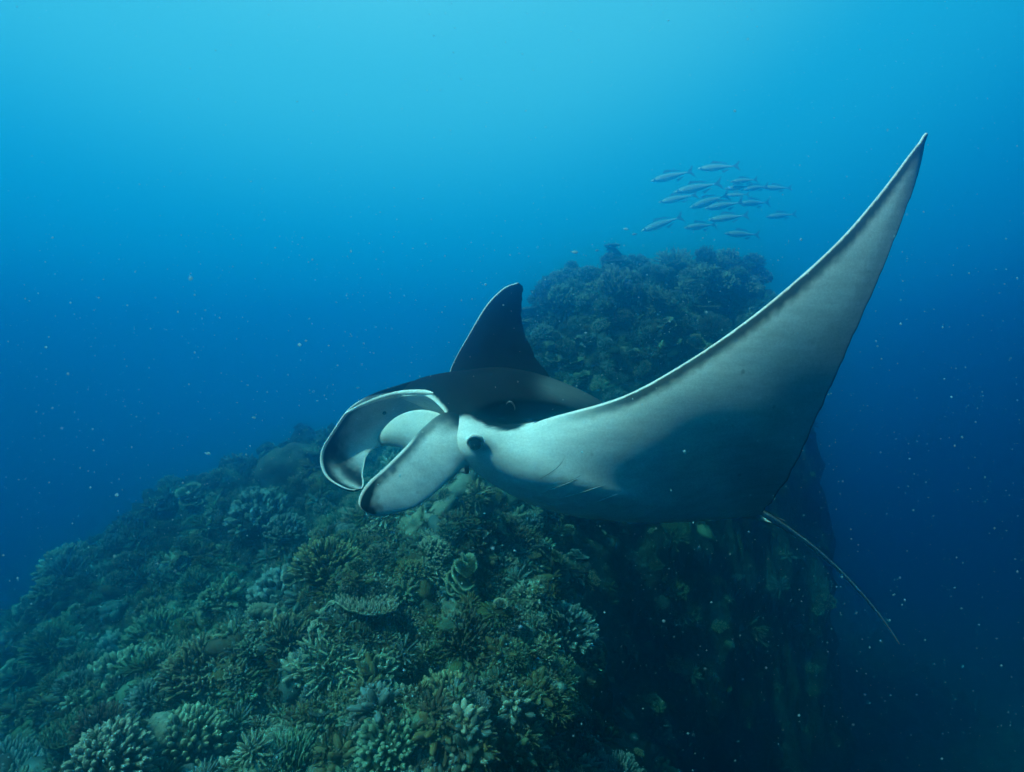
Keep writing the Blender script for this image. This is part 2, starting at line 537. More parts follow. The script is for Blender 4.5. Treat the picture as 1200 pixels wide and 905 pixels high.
# colonies one can single out in the photograph
KEY = [
    (243, 775, 'finger_coral', .46, 'tan', 'largest tan finger coral bush over a dark hollow on the near slope'),
    (337, 742, 'finger_coral', .30, 'tan', 'tan finger coral with pale tips above a dark hollow, beside the largest tan bush'),
    (432, 712, 'table_coral', .30, 'cream', 'cream flat topped coral on the open slope beside a second pale rounded one'),
    (474, 724, 'finger_coral', .25, 'cream', 'cream rounded finger coral beside the flat topped cream coral'),
    (585, 655, 'finger_coral', .30, 'cream', 'pale finger coral standing alone at the edge of the dark drop off'),
    (305, 598, 'knobby_coral', .62, 'blue grey', 'broad blue grey knobbly coral on the ridge below the curled head fin'),
    (345, 893, 'finger_coral', .28, 'pale green', 'pale green finger coral bush on the nearest part of the slope'),
    (228, 858, 'knobby_coral', .33, 'cream', 'cream knobbly coral beside a smooth pale boulder on the near slope'),
    (187, 853, 'boulder_coral', .20, 'cream', 'smooth pale boulder coral beside the cream knobbly coral'),
    (537, 785, 'boulder_coral', .24, 'pale green', 'pale green boulder coral near the dark drop off'),
    (442, 793, 'plate_coral', .25, 'pale green', 'pale green cup shaped plate coral on the near slope'),
    (150, 757, 'knobby_coral', .48, 'blue grey', 'blue grey domed coral at the hazy left of the near slope'),
    (335, 690, 'knobby_coral', .55, 'blue grey', 'wide blue grey coral thicket on the middle of the slope'),
    (385, 655, 'finger_coral', .42, 'tan', 'tan finger coral cluster on the middle slope below the head fins'),
    (345, 545, 'boulder_coral', .80, 'brown', 'big dark coral head on the far ridge in blue haze'),
    (790, 298, 'staghorn_coral', .60, 'cream', 'pale branching coral crowning the top of the mound'),
    (850, 302, 'finger_coral', .50, 'cream', 'pale rounded coral bush on the mound top under the fish'),
    (720, 330, 'finger_coral', .55, 'cream', 'pale coral bush on the shoulder of the mound'),
]
for px, py, kind, r, pal, lab in KEY:
    p, nn = hit(px, py + 6)
    if p is None:
        p, nn = hit(px, py + 25)
    if p is None:
        continue
    placed.append((p, r * .8))
    r *= .82
    put_coral(kind, p, nn, r, pal, lab, up=.7)
    COLONY.append((p, r, kind, pal, '', None))


def zone(p):
    x, y, z = p
    d = math.hypot(x, y)
    if x > .06 * y + .40 and z < -1.0:
        return 'on the dark drop off', 'drop'
    if y > 9.8 and x > -.3:
        return ('on the crest of the mound', 'crest') if z > 1.5 else ('on the flank of the mound', 'flank')
    if d > 9.0:
        return 'on the hazy far slope', 'far'
    if d > 6.3:
        return 'on the middle of the slope', 'middle'
    return 'on the near slope', 'near'


W_KIND = {'finger_coral': .25, 'knobby_coral': .25, 'staghorn_coral': .22, 'table_coral': .08, 'boulder_coral': .04, 'lobed_coral': .05, 'plate_coral': .11}
W_PAL = {'tan': .16, 'cream': .31, 'olive': .09, 'blue grey': .20, 'brown': .07, 'pale green': .17}
kn, kw = list(W_KIND), np.array(list(W_KIND.values())); kw = kw / kw.sum()
pn, pw = list(W_PAL), np.array(list(W_PAL.values())); pw = pw / pw.sum()
gp = np.random.default_rng(23)
count = 0
for trial in range(16000):
    if count >= 1150:
        break
    on_mound = trial < 1200                      # the mound is far off: look there first so that it is as overgrown as the slope
    px, py = (gp.uniform(600, 960), gp.uniform(270, 480)) if on_mound else (gp.uniform(-60, 1000), gp.uniform(270, 960))
    p, nn = hit(px, py)
    if p is None or p[1] > 17 or p[2] < -7.5:
        continue
    dd = np.linalg.norm(p)
    r = float(np.clip(gp.lognormal(math.log(.118), .55), .055, .42)) * (1.0 + .03 * max(0, dd - 6))
    zp, zk = zone(p)
    if on_mound:
        r = float(gp.uniform(.15, .36))
    kind = kn[gp.choice(len(kn), p=kw)]; pal = pn[gp.choice(len(pn), p=pw)]
    if kind in ('boulder_coral', 'lobed_coral'):
        r *= .62
    if zk == 'drop' and gp.random() < .90 or p[0] > 3.2 and p[2] < .9 and gp.random() < .5:
        continue
    if not free(p, r):
        continue
    placed.append((p, r))
    count += 1
    root = put_coral(kind, p, nn, r, pal, f'{pal} {PHRASE[kind]} {zp}', f'{pal} {PHRASE[kind]} colonies {zp}')
    COLONY.append((p, r, kind, pal, zp, root))
SHORT = {'finger_coral': 'finger coral', 'knobby_coral': 'knobbly coral', 'staghorn_coral': 'staghorn coral', 'table_coral': 'table coral',
         'boulder_coral': 'boulder coral', 'lobed_coral': 'lobed coral', 'plate_coral': 'plate coral'}
cen = np.array([c[0] for c in COLONY])
for i, (p, r, kind, pal, zp, root) in enumerate(COLONY):
    dq = np.linalg.norm(cen - p, axis=1); dq[i] = 99
    q = COLONY[int(np.argmin(dq))]
    if root is not None:
        size = 'large ' if r > .30 else ('small ' if r < .16 else '')
        root['label'] = f'{size}{pal} {SHORT[kind]} beside {q[3]} {SHORT[q[2]]} {zp}'

# ------------------------------------------------------------------ small encrusting growth between the colonies
m_cov = attr_mat('reef_growth', 'hue', rough=.9, noise_scale=14, noise_amt=.35, bump=.5, bump_scale=45, spec=.1)
gt = np.random.default_rng(8)


def small_clump(n, r0, r1, flat):
    parts = [finger(d * .15, d * gt.uniform(.7, 1.1) * np.array((1, 1, flat)), r0, r1, np.zeros(3), k=4, rings=2) for d in dome_dirs(n, gt, .1)]
    return join(parts)


def low_lump(sq):
    return lump(gt, 9, 6, 1.0, sq, .45, 1.8)


TEMPL = [small_clump(16, .15, .10, .8), small_clump(22, .12, .08, .6), small_clump(10, .20, .16, .9), small_clump(26, .10, .06, .9), small_clump(30, .09, .05, .7), small_clump(14, .17, .13, .7), small_clump(34, .08, .05, .8),
         low_lump((1.2, .8, .4))]
HUES = np.array([(.24, .17, .08), (.34, .32, .23), (.12, .12, .05), (.20, .25, .24), (.09, .06, .03), (.21, .26, .17), (.18, .12, .08), (.46, .44, .34), (.10, .11, .08)])
spots = [[] for _ in TEMPL]
made = 0
for _ in range(26000):
    px, py = gt.uniform(-120, 1050), gt.uniform(260, 1000)
    p, nn = hit(px, py)
    if p is None or p[1] > 17.5:
        continue
    if p[0] > .06 * p[1] + .40 and p[2] < -1.0 and gt.random() < .88 or p[0] > 2.8 and p[2] < 1.2 and gt.random() < .5:
        continue
    r = float(np.clip(gt.lognormal(math.log(.055), .5), .025, .16)) * (1 + .06 * max(0, np.linalg.norm(p) - 5))
    spots[gt.integers(len(TEMPL))].append((p, nn, r))
    made += 1
    if made >= 17000:
        break
pv, pf, ph, off = [], [], [], 0
for (v, f, t), lst in zip(TEMPL, spots):
    m_ = len(lst)
    if not m_:
        continue
    C = np.array([s[0] for s in lst]); N = unit(np.array([s[1] for s in lst]) * .6 + np.array((0, 0, .4))); R_ = np.array([s[2] for s in lst])
    th = gt.uniform(0, 6.283, m_)
    ref = np.column_stack([np.cos(th), np.sin(th), np.zeros(m_)])
    a = unit(np.cross(N, ref)); b_ = np.cross(N, a)
    stx = gt.uniform(.8, 1.3, m_)
    M = a[:, None] * v[None, :, :1] * stx[:, None, None] + b_[:, None] * v[None, :, 1:2] + N[:, None] * v[None, :, 2:]
    VV = C[:, None] + M * R_[:, None, None] - N[:, None] * (R_ * .15)[:, None, None]
    pv.append(VV.reshape(-1, 3))
    pf.append((f[None] + (np.arange(m_) * len(v))[:, None, None]).reshape(-1, 4) + off)
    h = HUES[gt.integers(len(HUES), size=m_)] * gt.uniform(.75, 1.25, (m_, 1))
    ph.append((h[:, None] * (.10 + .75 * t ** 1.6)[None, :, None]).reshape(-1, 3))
    off += m_ * len(v)
pv = np.vstack(pv); pf = np.vstack(pf); ph = np.vstack(ph)
tri = pf[:, 2] == pf[:, 3]
allf = np.vstack([pf[~tri][:, [0, 1, 2]], pf[~tri][:, [0, 2, 3]], pf[tri][:, :3]])
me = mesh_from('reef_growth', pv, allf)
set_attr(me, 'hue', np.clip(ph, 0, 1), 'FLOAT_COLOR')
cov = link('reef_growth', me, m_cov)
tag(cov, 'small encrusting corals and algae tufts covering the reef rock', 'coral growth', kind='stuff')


# ------------------------------------------------------------------ the manta ray
BLACK = np.array((0.008, 0.010, 0.011))
DARK = np.array((0.008, 0.009, 0.010))
GREYD = np.array((0.20, 0.22, 0.22))
WHITE = np.array((0.78, 0.78, 0.74))
BELLY = np.array((0.76, 0.76, 0.71))
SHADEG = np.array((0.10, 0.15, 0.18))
mat_manta = attr_mat('manta_skin', 'skin', rough=0.5, noise_scale=110, noise_amt=0.14, bump=0.12, bump_scale=320, spec=0.08)
_n, _l = mat_manta.node_tree.nodes, mat_manta.node_tree.links
_b = _n['Principled BSDF']; _b.inputs['IOR'].default_value = 1.10
_c = _b.inputs['Base Color'].links[0].from_socket
_t = _n.new('ShaderNodeTexCoord'); _mp = _n.new('ShaderNodeMapping'); _mp.inputs['Rotation'].default_value = (.3, .5, .6); _mp.inputs['Scale'].default_value = (2.0, 9.0, 9.0)
_z = _n.new('ShaderNodeTexNoise'); _z.inputs['Scale'].default_value = 2.6; _z.inputs['Detail'].default_value = 9; _z.inputs['Roughness'].default_value = .7
_v = _n.new('ShaderNodeMapRange'); _v.inputs['From Min'].default_value = .3; _v.inputs['From Max'].default_value = .7; _v.inputs['To Min'].default_value = .80; _v.inputs['To Max'].default_value = 1.12
_w = _n.new('ShaderNodeTexVoronoi'); _w.inputs['Scale'].default_value = 5.5
_x = _n.new('ShaderNodeMapRange'); _x.inputs['From Min'].default_value = .03; _x.inputs['From Max'].default_value = .07; _x.inputs['To Min'].default_value = .62; _x.inputs['To Max'].default_value = 1.0
_m1 = _n.new('ShaderNodeMix'); _m1.data_type = 'RGBA'; _m1.blend_type = 'MULTIPLY'; _m1.inputs[0].default_value = 1
_m2 = _n.new('ShaderNodeMix'); _m2.data_type = 'RGBA'; _m2.blend_type = 'MULTIPLY'; _m2.inputs[0].default_value = 1
_l.new(_t.outputs['Object'], _mp.inputs['Vector']); _l.new(_mp.outputs['Vector'], _z.inputs['Vector']); _l.new(_t.outputs['Object'], _w.inputs['Vector'])
_l.new(_z.outputs['Fac'], _v.inputs['Value']); _l.new(_w.outputs['Distance'], _x.inputs['Value'])
_l.new(_c, _m1.inputs[6]); _l.new(_v.outputs['Result'], _m1.inputs[7]); _l.new(_m1.outputs[2], _m2.inputs[6]); _l.new(_x.outputs['Result'], _m2.inputs[7])
_l.new(_m2.outputs[2], _b.inputs['Base Color'])

# stations from the far wing tip over the middle of the body to the near wing tip:
# leading edge (px, py, m), trailing edge (px, py, m), thickness up, thickness down, mouth opening
ST = [
    ((606, 331.5, 4.62), (613, 336, 4.64), .010, .010, 0, 0),
    ((590, 338, 4.58), (611, 352, 4.62), .016, .016, 0, 0),
    ((570, 358, 4.52), (612, 381, 4.60), .026, .024, 0, 0),
    ((549, 393, 4.42), (622, 407, 4.55), .045, .04, 0, 0),
    ((530, 428, 4.28), (640, 436, 4.50), .07, .06, 0, 0),
    ((522, 455, 4.08), (700, 505, 4.35), .11, .09, 0, 0),
    ((512, 470, 3.80), (830, 560, 4.00), .16, .14, 0, 0),
    ((462, 474, 3.48), (878, 596, 3.62), .30, .18, 0.7, 0),
    ((494, 476, 3.18), (890, 603, 3.42), .355, .24, 1.0, 0),
    ((521, 489, 2.86), (892, 603, 3.30), .29, .26, 0.35, .05),
    ((542, 512, 2.72), (893, 603, 3.24), .225, .23, 0.0, .055),
    ((608, 503, 2.72), (894, 602, 3.20), .125, .20, 0.0, .01),
    ((650, 489, 2.72), (897, 597, 3.10), .06, .15, 0, 0),
    ((730, 465, 2.70), (910, 580, 2.96), .05, .08, 0, 0),
    ((800, 427, 2.67), (932, 545, 2.83), .034, .052, 0, 0),
    ((868, 381, 2.65), (957, 490, 2.77), .026, .036, 0, 0),
    ((930, 331, 2.64), (985, 428, 2.71), .02, .024, 0, 0),
    ((985, 280, 2.64), (1015, 360, 2.675), .016, .017, 0, 0),
    ((1030, 228, 2.65), (1045, 290, 2.66), .012, .012, 0, 0),
    ((1065, 182, 2.66), (1070, 222, 2.665), .009, .008, 0, 0),
    ((1085, 156, 2.67), (1087, 160, 2.68), .006, .006, 0, 0),
]
MID = 8
LEp = np.array([at(*s[0]) for s in ST]); TEp = np.array([at(*s[1]) for s in ST])
NS = len(ST)
tt = np.linspace(0, NS - 1, (NS - 1) * 14 + 1)
LE = spline(LEp, tt); TE = spline(TEp, tt)
TH = np.maximum(spline(np.array([[s[2], s[3], s[4]] for s in ST]), tt), 0.004)
TH[:, 2] = np.clip(spline(np.array([[s[4]] for s in ST]), tt)[:, 0], 0, 1)
RAKE = spline(np.array([[s[5]] for s in ST]), tt)[:, 0]
# dorsal direction: span x chord
span = np.gradient(LE * 0.6 + TE * 0.4, axis=0)
chord = TE - LE
nrm = unit(np.cross(chord, span))
if nrm[len(nrm) // 2][2] < 0:
    nrm = -nrm
for _ in range(30):
    nrm[1:-1] = unit(0.25 * nrm[:-2] + 0.5 * nrm[1:-1] + 0.25 * nrm[2:])
NU = 110
uu = (1 - np.cos(np.linspace(0, np.pi, NU))) / 2
uu = uu ** 1.7


def foil(u, blunt):
    a = 2.0 * 5 * (.2969 * np.sqrt(u) - .126 * u - .3516 * u ** 2 + .2843 * u ** 3 - .1036 * u ** 4)
    b = (1 - (1 - np.clip(u / .30, 0, 1)) ** 3) * (1 - sstep(.30, 1.02, u))
    return a * (1 - blunt) + b * blunt


secs = []; par = []
DM = 7
for i in range(len(tt)):
    tu, tl, mo = TH[i]
    bl = np.clip(mo, 0, 1) * .5
    c = chord[i]; n = nrm[i]
    up = foil(uu, bl) * tu
    lo = foil(uu, bl) * tl
    opn = 0.10 * mo
    top = LE[i] + np.outer(uu, c) + np.outer(up + opn * (1 - sstep(0, .12, uu)) * .55, n)
    low = LE[i] + np.outer(uu * (1 - .06 * mo) + .06 * mo + RAKE[i] * (1 - uu) * foil(uu, bl), c) - np.outer(lo + opn * (1 - sstep(0, .12, uu)), n)
    th = np.linspace(0, np.pi, DM + 2)[1:-1]
    pa, pb = top[0], low[0]
    mids = (pa + pb) / 2
    cav = mids + np.outer(np.cos(th), (pa - pb) / 2) * 1.0 + np.outer(np.sin(th) * (.34 * mo), unit(c))
    secs.append(np.vstack([top[::-1], cav, low]))
    lec = np.linalg.norm(c)
    at_ = np.concatenate([[0], np.cumsum(np.linalg.norm(np.diff(top, axis=0), axis=1))])
    al_ = np.concatenate([[0], np.cumsum(np.linalg.norm(np.diff(low, axis=0), axis=1))])
    par.append(np.column_stack([np.concatenate([uu[::-1], np.zeros(DM), uu]),
                                np.concatenate([np.ones(NU), np.full(DM, .5), np.zeros(NU)]),
                                np.full(2 * NU + DM, tt[i]),
                                np.concatenate([at_[::-1], np.zeros(DM), al_]),
                                np.concatenate([(1 - uu[::-1]) * lec, np.full(DM, 9.), (1 - uu) * lec])]))
V = np.array(secs); PAR = np.array(par)
nr, nc = V.shape[:2]
V = V.reshape(-1, 3); PAR = PAR.reshape(-1, 5)

# scalloped trailing edge, soft ripples
tr = np.exp(-PAR[:, 4] / .05)
tn = np.array([noise.noise(Vector((a * 2.6, 3.1, .7))) + .6 * noise.noise(Vector((a * 6.0, 9.1, .2))) for a in tt])
V += (tr * .010 * np.repeat(tn, nc))[:, None] * unit(np.repeat(chord, nc, 0))

NRM = np.repeat(nrm, nc, 0)
# bulge that carries the near eye
EYE = at(557, 519, 2.655)
eb = at(560, 517, 2.78)
dist = np.linalg.norm(V - eb, axis=1)
V += np.outer(np.exp(-(dist / .14) ** 2) * .06 + np.exp(-(dist / .085) ** 2) * .05, unit(np.array((-.10, -1.0, -.02))))

faces = grid_faces(nr, nc, wrap=True)[:, ::-1]
u, side, st, dle, dte = PAR.T
dors = side > .75
vent = side < .25
near = sstep(11.0, 12.0, st)


def mixc(a, b, t):
    t = np.asarray(t)[:, None]
    return a * (1 - t) + b * t


rn = np.array([noise.noise(Vector(p) * 9.0) for p in V]) * .5 + .5
rf = np.array([noise.noise(Vector(p) * 42.0) for p in V])
col = np.tile(BELLY, (len(V), 1))
# belly: grey trailing margin plus painted shade band, dark line under the leading edge
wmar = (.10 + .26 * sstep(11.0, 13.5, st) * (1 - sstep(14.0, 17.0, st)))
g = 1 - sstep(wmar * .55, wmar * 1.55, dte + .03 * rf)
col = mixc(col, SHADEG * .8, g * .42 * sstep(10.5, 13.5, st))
ll = sstep(.004, .014, dle + .004 * rf) * (1 - sstep(.030, .080, dle + .010 * rf)) * sstep(11.6, 13.0, st)
ll = ll * np.where(side < .5, 1, 0)
col = mixc(col, BLACK * 1.5, ll * .95)
edge = sstep(.0, 1, 1 - dte / .014)
col = mixc(col, BLACK, edge)
# back
back = mixc(np.tile(BLACK * 1.3, (len(V), 1)), DARK, rn)
PX = 600 + V[:, 0] / V[:, 1] * F; PY = 452.5 - V[:, 2] / V[:, 1] * F
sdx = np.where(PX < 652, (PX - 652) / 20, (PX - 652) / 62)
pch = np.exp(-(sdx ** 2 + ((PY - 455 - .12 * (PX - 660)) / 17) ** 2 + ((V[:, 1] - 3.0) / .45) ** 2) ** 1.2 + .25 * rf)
back = mixc(back, GREYD * .45, np.clip(pch * 1.0, 0, .9))  # pale shoulder patch that also paints in the wet sheen
col[dors] = back[dors]
# white rims: sun highlights painted along the leading edges
rim = (1 - sstep(.003, .011, dle * np.where(side < .5, 1.0, .55) + .003 * rf)) * sstep(10.9, 11.4, st)
col = mixc(col, WHITE, rim)
rimf = (1 - sstep(.006, .016, dle)) * (1 - sstep(5.6, 6.6, st))
col = mixc(col, WHITE, rimf)
lipw = (1 - sstep(.008, .028, dle + .008 * rf)) * sstep(6.3, 6.9, st) * (1 - sstep(9.1, 9.6, st))
col = mixc(col, BELLY, lipw * (side > .2))
cavm = (side > .25) & (side < .75)
col[cavm] = BELLY * .85
# head side: pale cheek with a white patch, black brow above the eye
PX = 600 + V[:, 0] / V[:, 1] * F; PY = 452.5 - V[:, 2] / V[:, 1] * F
head = (st > 9.05) & (st < 12.2) & (PX < 626)
yb = np.interp(PX, [505, 514, 521, 533, 547, 560, 574, 590, 604, 612, 626], [500, 497, 496, 490, 488, 493, 501, 505, 505, 499, 492])
pale = sstep(-2.5, 3.0, PY - yb + 3.0 * rf)
brow = np.exp(-(((PX - 578) / 30) ** 2 + ((PY - 488) / 15) ** 2) ** 1.2)
hc = mixc(mixc(np.where(dors[:, None], back, DARK), BLACK, brow), BELLY * 1.02, pale)
wp = np.exp(-(((PX - 537) / 15) ** 2 + ((PY - 500 - .25 * (PX - 537)) / 8.5) ** 2) ** 1.3)
hc = mixc(hc, WHITE, np.clip(wp * 1.5, 0, 1) * pale)
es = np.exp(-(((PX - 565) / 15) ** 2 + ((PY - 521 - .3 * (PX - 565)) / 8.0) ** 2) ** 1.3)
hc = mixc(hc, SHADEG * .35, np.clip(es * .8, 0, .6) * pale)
col[head] = hc[head]

manta = bpy.data.objects.new('manta_ray', None)
COL.objects.link(manta)
mo_ = at(700, 520, 3.05)
manta.location = mo_
tag(manta, 'large black and white manta ray gliding over the reef with one wing raised', 'manta ray')
me = mesh_from('body', V - mo_, faces)
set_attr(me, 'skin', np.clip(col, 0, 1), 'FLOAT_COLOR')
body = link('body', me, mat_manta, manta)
body_bvh = BVHTree.FromPolygons([tuple(p) for p in V], faces.tolist())


def on_body(px, py, lift=0.0):
    d = Vector(at(px, py, 1.0)).normalized()
    h = body_bvh.ray_cast(Vector((0, 0, 0)), d)
    if h[0] is None:
        return at(px, py, 2.9)
    return np.array(h[0] - d * lift)


FIN_BVH = []


def fin_sheet(name, rows, thick, bow, colour, n_len=70, n_wid=46, label=None, belly_dir=1.0):
    """A cephalic fin: rows of (edge A, edge B); a cambered sheet with a rounded rim."""
    A = np.array([at(*r[0]) for r in rows]); B = np.array([at(*r[1]) for r in rows])
    t = np.linspace(0, len(rows) - 1, n_len)
    A = spline(A, t); B = spline(B, t)
    T = np.interp(t, np.arange(len(rows)), thick); W = np.interp(t, np.arange(len(rows)), bow)
    v = np.linspace(0, 1, n_wid)
    v = (1 - np.cos(v * np.pi)) / 2
    mid = (A + B) / 2
    tang = unit(np.gradient(mid, axis=0)); wid = unit(B - A)
    n = unit(np.cross(tang, wid))
    n[n[:, 1] > 0] *= -1                     # towards the viewer's side
    for _ in range(8):
        n[1:-1] = unit(.25 * n[:-2] + .5 * n[1:-1] + .25 * n[2:])
    P = A[:, None] * (1 - v)[None, :, None] + B[:, None] * v[None, :, None]
    P = P + (np.sin(v * np.pi)[None, :] * W[:, None])[:, :, None] * n[:, None]
    h = (np.sqrt(np.clip(4 * v * (1 - v), 0, 1)) ** .6)[None, :] * T[:, None]
    front = P + h[:, :, None] * n[:, None]
    backs = P - h[:, :, None] * n[:, None]
    ring = np.concatenate([front, backs[:, ::-1][:, 1:-1]], axis=1)
    k = ring.shape[1]
    f = grid_faces(n_len, k, wrap=True)
    vv = np.concatenate([v, v[::-1][1:-1]]); fr = np.concatenate([np.ones(n_wid), np.zeros(n_wid - 2)])
    VV = np.tile(vv, n_len); FR = np.tile(fr, n_len); TT = np.repeat(t / (len(rows) - 1), k)
    pts = ring.reshape(-1, 3)
    nz = np.array([noise.noise(Vector(p) * 40) for p in pts])
    width = np.linalg.norm(B - A, axis=1).repeat(k)
    c = colour(VV, TT, FR, nz, width)
    me = mesh_from(name, pts - mo_, f)
    set_attr(me, 'skin', np.clip(c, 0, 1), 'FLOAT_COLOR')
    o = link(name, me, mat_manta, manta)
    FIN_BVH.append(BVHTree.FromPolygons([tuple(p) for p in pts], f.tolist()))
    if label:
        o['label'] = label
    return o


def near_col(v, t, fr, nz, w):
    c = np.tile(BELLY * 1.05, (len(v), 1))
    dm = v * w
    base = 1 - sstep(.30, .42, t)
    dark = 1 - sstep(.020, .060 + .02 * nz, dm + .02 * nz)
    tip = sstep(.66, .80, t + .10 * (.35 - v) + .05 * nz)
    c = mixc(c, BLACK * 1.5, np.clip(dark * .9 * (1 - .2 * base) + tip * .97, 0, 1))
    stripe = .5 + .5 * np.sin((t * 95 + v * 6) + nz * 2)
    c = c * (1 - .10 * stripe * sstep(.3, .5, t))[:, None]
    rim = np.maximum(1 - sstep(.006, .014, dm), 1 - sstep(.004, .012, (1 - v) * w)) * sstep(.34, .46, t)  # edge highlights painted in as a white rim
    rim = np.maximum(rim, sstep(.965, .985, t))
    c = mixc(c, WHITE, rim)
    bd = (1 - sstep(.18, .32, t)) * (1 - sstep(.25, .45, v))
    c = mixc(c, BLACK * 1.3, bd)
    c[fr < .5] = mixc(np.tile(DARK, (len(v), 1)), WHITE, rim)[fr < .5]
    return c


def far_col(v, t, fr, nz, w):
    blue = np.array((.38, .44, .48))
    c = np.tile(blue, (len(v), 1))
    c = mixc(c, BELLY, sstep(.45, .8, v) * (1 - sstep(.35, .6, t)))
    tip = sstep(.42, .66, t + .25 * (1 - v) - .1 + .05 * nz)
    c = mixc(c, BLACK * 1.4, np.clip(tip, 0, 1))
    hl = np.exp(-((v - (.35 + .35 * sstep(.6, 1, t))) / .16) ** 2) * sstep(.55, .7, t)  # highlight painted across the dark curl
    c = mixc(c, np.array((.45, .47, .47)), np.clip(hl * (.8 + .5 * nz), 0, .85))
    om = 1 - sstep(.02, .05 + .02 * nz, v * w + .01 * nz)
    c = mixc(c, DARK * 1.5, om * .8)
    off = np.interp(t, [0, .1, .2, .3, .4], [.085, .066, .044, .018, 0])
    rim = (1 - sstep(.010, .019, np.abs(v * w - off) - .006 * (off > .004)))
    rim = np.maximum(rim, (1 - sstep(.004, .010, (1 - v) * w)) * sstep(.4, .5, t))
    rim = np.maximum(rim, sstep(.96, .985, t))
    c = mixc(c, WHITE, rim)
    c = mixc(c, BLACK * 1.3, (1 - sstep(-.016, -.006, v * w - off)) * (t < .37))
    c[fr < .5] = DARK
    return c


fin_sheet('cephalic_fin', [
    ((590, 490, 2.82), (605, 550, 2.80)), ((552, 488, 2.77), (578, 552, 2.75)), ((520, 484, 2.735), (549, 546, 2.71)),
    ((494, 503, 2.70), (528, 562, 2.67)), ((477, 522, 2.62), (511, 577, 2.61)), ((452, 547, 2.53), (487, 594, 2.54)),
    ((434, 563, 2.47), (465, 601, 2.49)), ((424, 576, 2.44), (446, 606, 2.46)), ((420, 587, 2.43), (432, 602.5, 2.44)),
    ((421, 593, 2.43), (424, 597, 2.43))],
    [.03, .028, .022, .014, .010, .008, .008, .008, .007, .004], [.02, .025, .022, .014, .008, .006, .006, .004, .003, .0], near_col,
    label='pale head fin with a dark tip and a bright rim')
fin_sheet('cephalic_fin', [
    ((520, 440, 3.52), (505, 524, 3.50)), ((490, 445, 3.46), (485, 524, 3.45)), ((462, 453, 3.40), (466, 522, 3.42)),
    ((434, 463, 3.34), (448, 522, 3.38)), ((409, 479, 3.27), (436, 527.5, 3.33)), ((390, 505, 3.19), (429, 536, 3.27)),
    ((377, 527, 3.12), (426.5, 547, 3.21)), ((376, 546, 3.07), (425, 556, 3.16)), ((384, 561, 3.04), (426, 563, 3.12)),
    ((402, 572, 3.02), (426, 569, 3.08)), ((415, 575, 3.02), (424, 573, 3.05))],
    [.06, .05, .035, .025, .02, .016, .014, .013, .012, .010, .004], [-.03, -.04, -.05, -.05, -.06, -.06, -.05, -.04, -.03, -.02, .0], far_col,
    label='curled head fin with a dark tip and white rim')

# eyes
mat_eye = plain_mat('manta_eye', (.004, .005, .007), rough=.12, spec=.6)


def uv_ball(r, nu=20, nv=12, sq=(1, 1, 1)):
    a = np.linspace(0, 2 * np.pi, nu, endpoint=False); b = np.linspace(1e-3, np.pi - 1e-3, nv)
    p = np.stack([np.outer(np.sin(b), np.cos(a)), np.outer(np.sin(b), np.sin(a)), np.outer(np.cos(b), np.ones(nu))], -1)
    return p.reshape(-1, 3) * r * np.array(sq), grid_faces(nv, nu, wrap=True)


ep = on_body(557, 519)
ring = np.array([(math.cos(a) * .034, -.004 - .010 * max(0, math.sin(a)), math.sin(a) * .032) for a in np.linspace(-.5, np.pi + .5, 26)])
v, f = tube(ring + ep, np.sin(np.linspace(.12, np.pi - .12, 26)) * .011, 8)
me = mesh_from('eyelid', v - mo_, f); set_attr(me, 'skin', np.tile(BELLY, (len(v), 1)), 'FLOAT_COLOR')
link('eyelid', me, mat_manta, manta)
v, f = uv_ball(.031, sq=(1, .62, 1.0))
link('eye', mesh_from('eye', v + ep + np.array((0, -.002, 0)) - mo_, f), mat_eye, manta)
v, f = uv_ball(.012)
_d = Vector(at(450, 484, 1.0)).normalized()
_h = FIN_BVH[1].ray_cast(Vector((0, 0, 0)), _d)[0]
spot_at = np.array(_h) if _h is not None else at(450, 484, 3.37)
link('spot', mesh_from('spot', v + spot_at + np.array((0, .006, 0)) - mo_, f), mat_eye, manta)['label'] = 'small dark spot inside the curled head fin'

def jaw_col(v, t, fr, nz, w):
    c = np.tile(BELLY * .8, (len(v), 1))
    return mixc(c, WHITE, 1 - sstep(.004, .014, v * w))


fin_sheet('lower_jaw', [
    ((446, 510, 3.40), (438, 526, 3.40)), ((455, 497, 3.37), (450, 523, 3.37)), ((470, 486, 3.33), (466, 524, 3.33)), ((490, 480.5, 3.27), (486, 531, 3.27)),
    ((510, 483, 3.18), (506, 541, 3.18)), ((528, 492, 3.08), (526, 550, 3.08)), ((550, 505, 2.98), (548, 556, 2.98))],
    [.010, .012, .014, .016, .018, .02, .02], [.01, .02, .03, .035, .035, .03, .02], jaw_col)

# raised white rim that carries the upper lip over onto the curled fin
rp_ = spline(np.array(((508, 461), (490, 459.5), (470, 460.5), (450, 465), (432, 471.5), (418, 477.5), (405, 485))), np.linspace(0, 6, 40))
rim_path = []
for q in rp_:
    _d = Vector(at(q[0], q[1], 1.0)).normalized()
    _h = [b.ray_cast(Vector((0, 0, 0)), _d)[0] for b in (FIN_BVH[1], body_bvh)]
    _h = [h for h in _h if h is not None]
    if _h:
        rim_path.append(np.array(min(_h, key=lambda h: h.length) - _d * .004))
rim_path = np.array(rim_path)
for _ in range(3):
    rim_path[1:-1] = .25 * rim_path[:-2] + .5 * rim_path[1:-1] + .25 * rim_path[2:]
v, f = tube(rim_path, np.interp(np.linspace(0, 1, len(rim_path)), [0, .1, .7, 1], [.004, .015, .012, .004]), 8)
me = mesh_from('lip_rim', v - mo_, f); set_attr(me, 'skin', np.tile(WHITE, (len(v), 1)), 'FLOAT_COLOR')
link('lip_rim', me, mat_manta, manta)

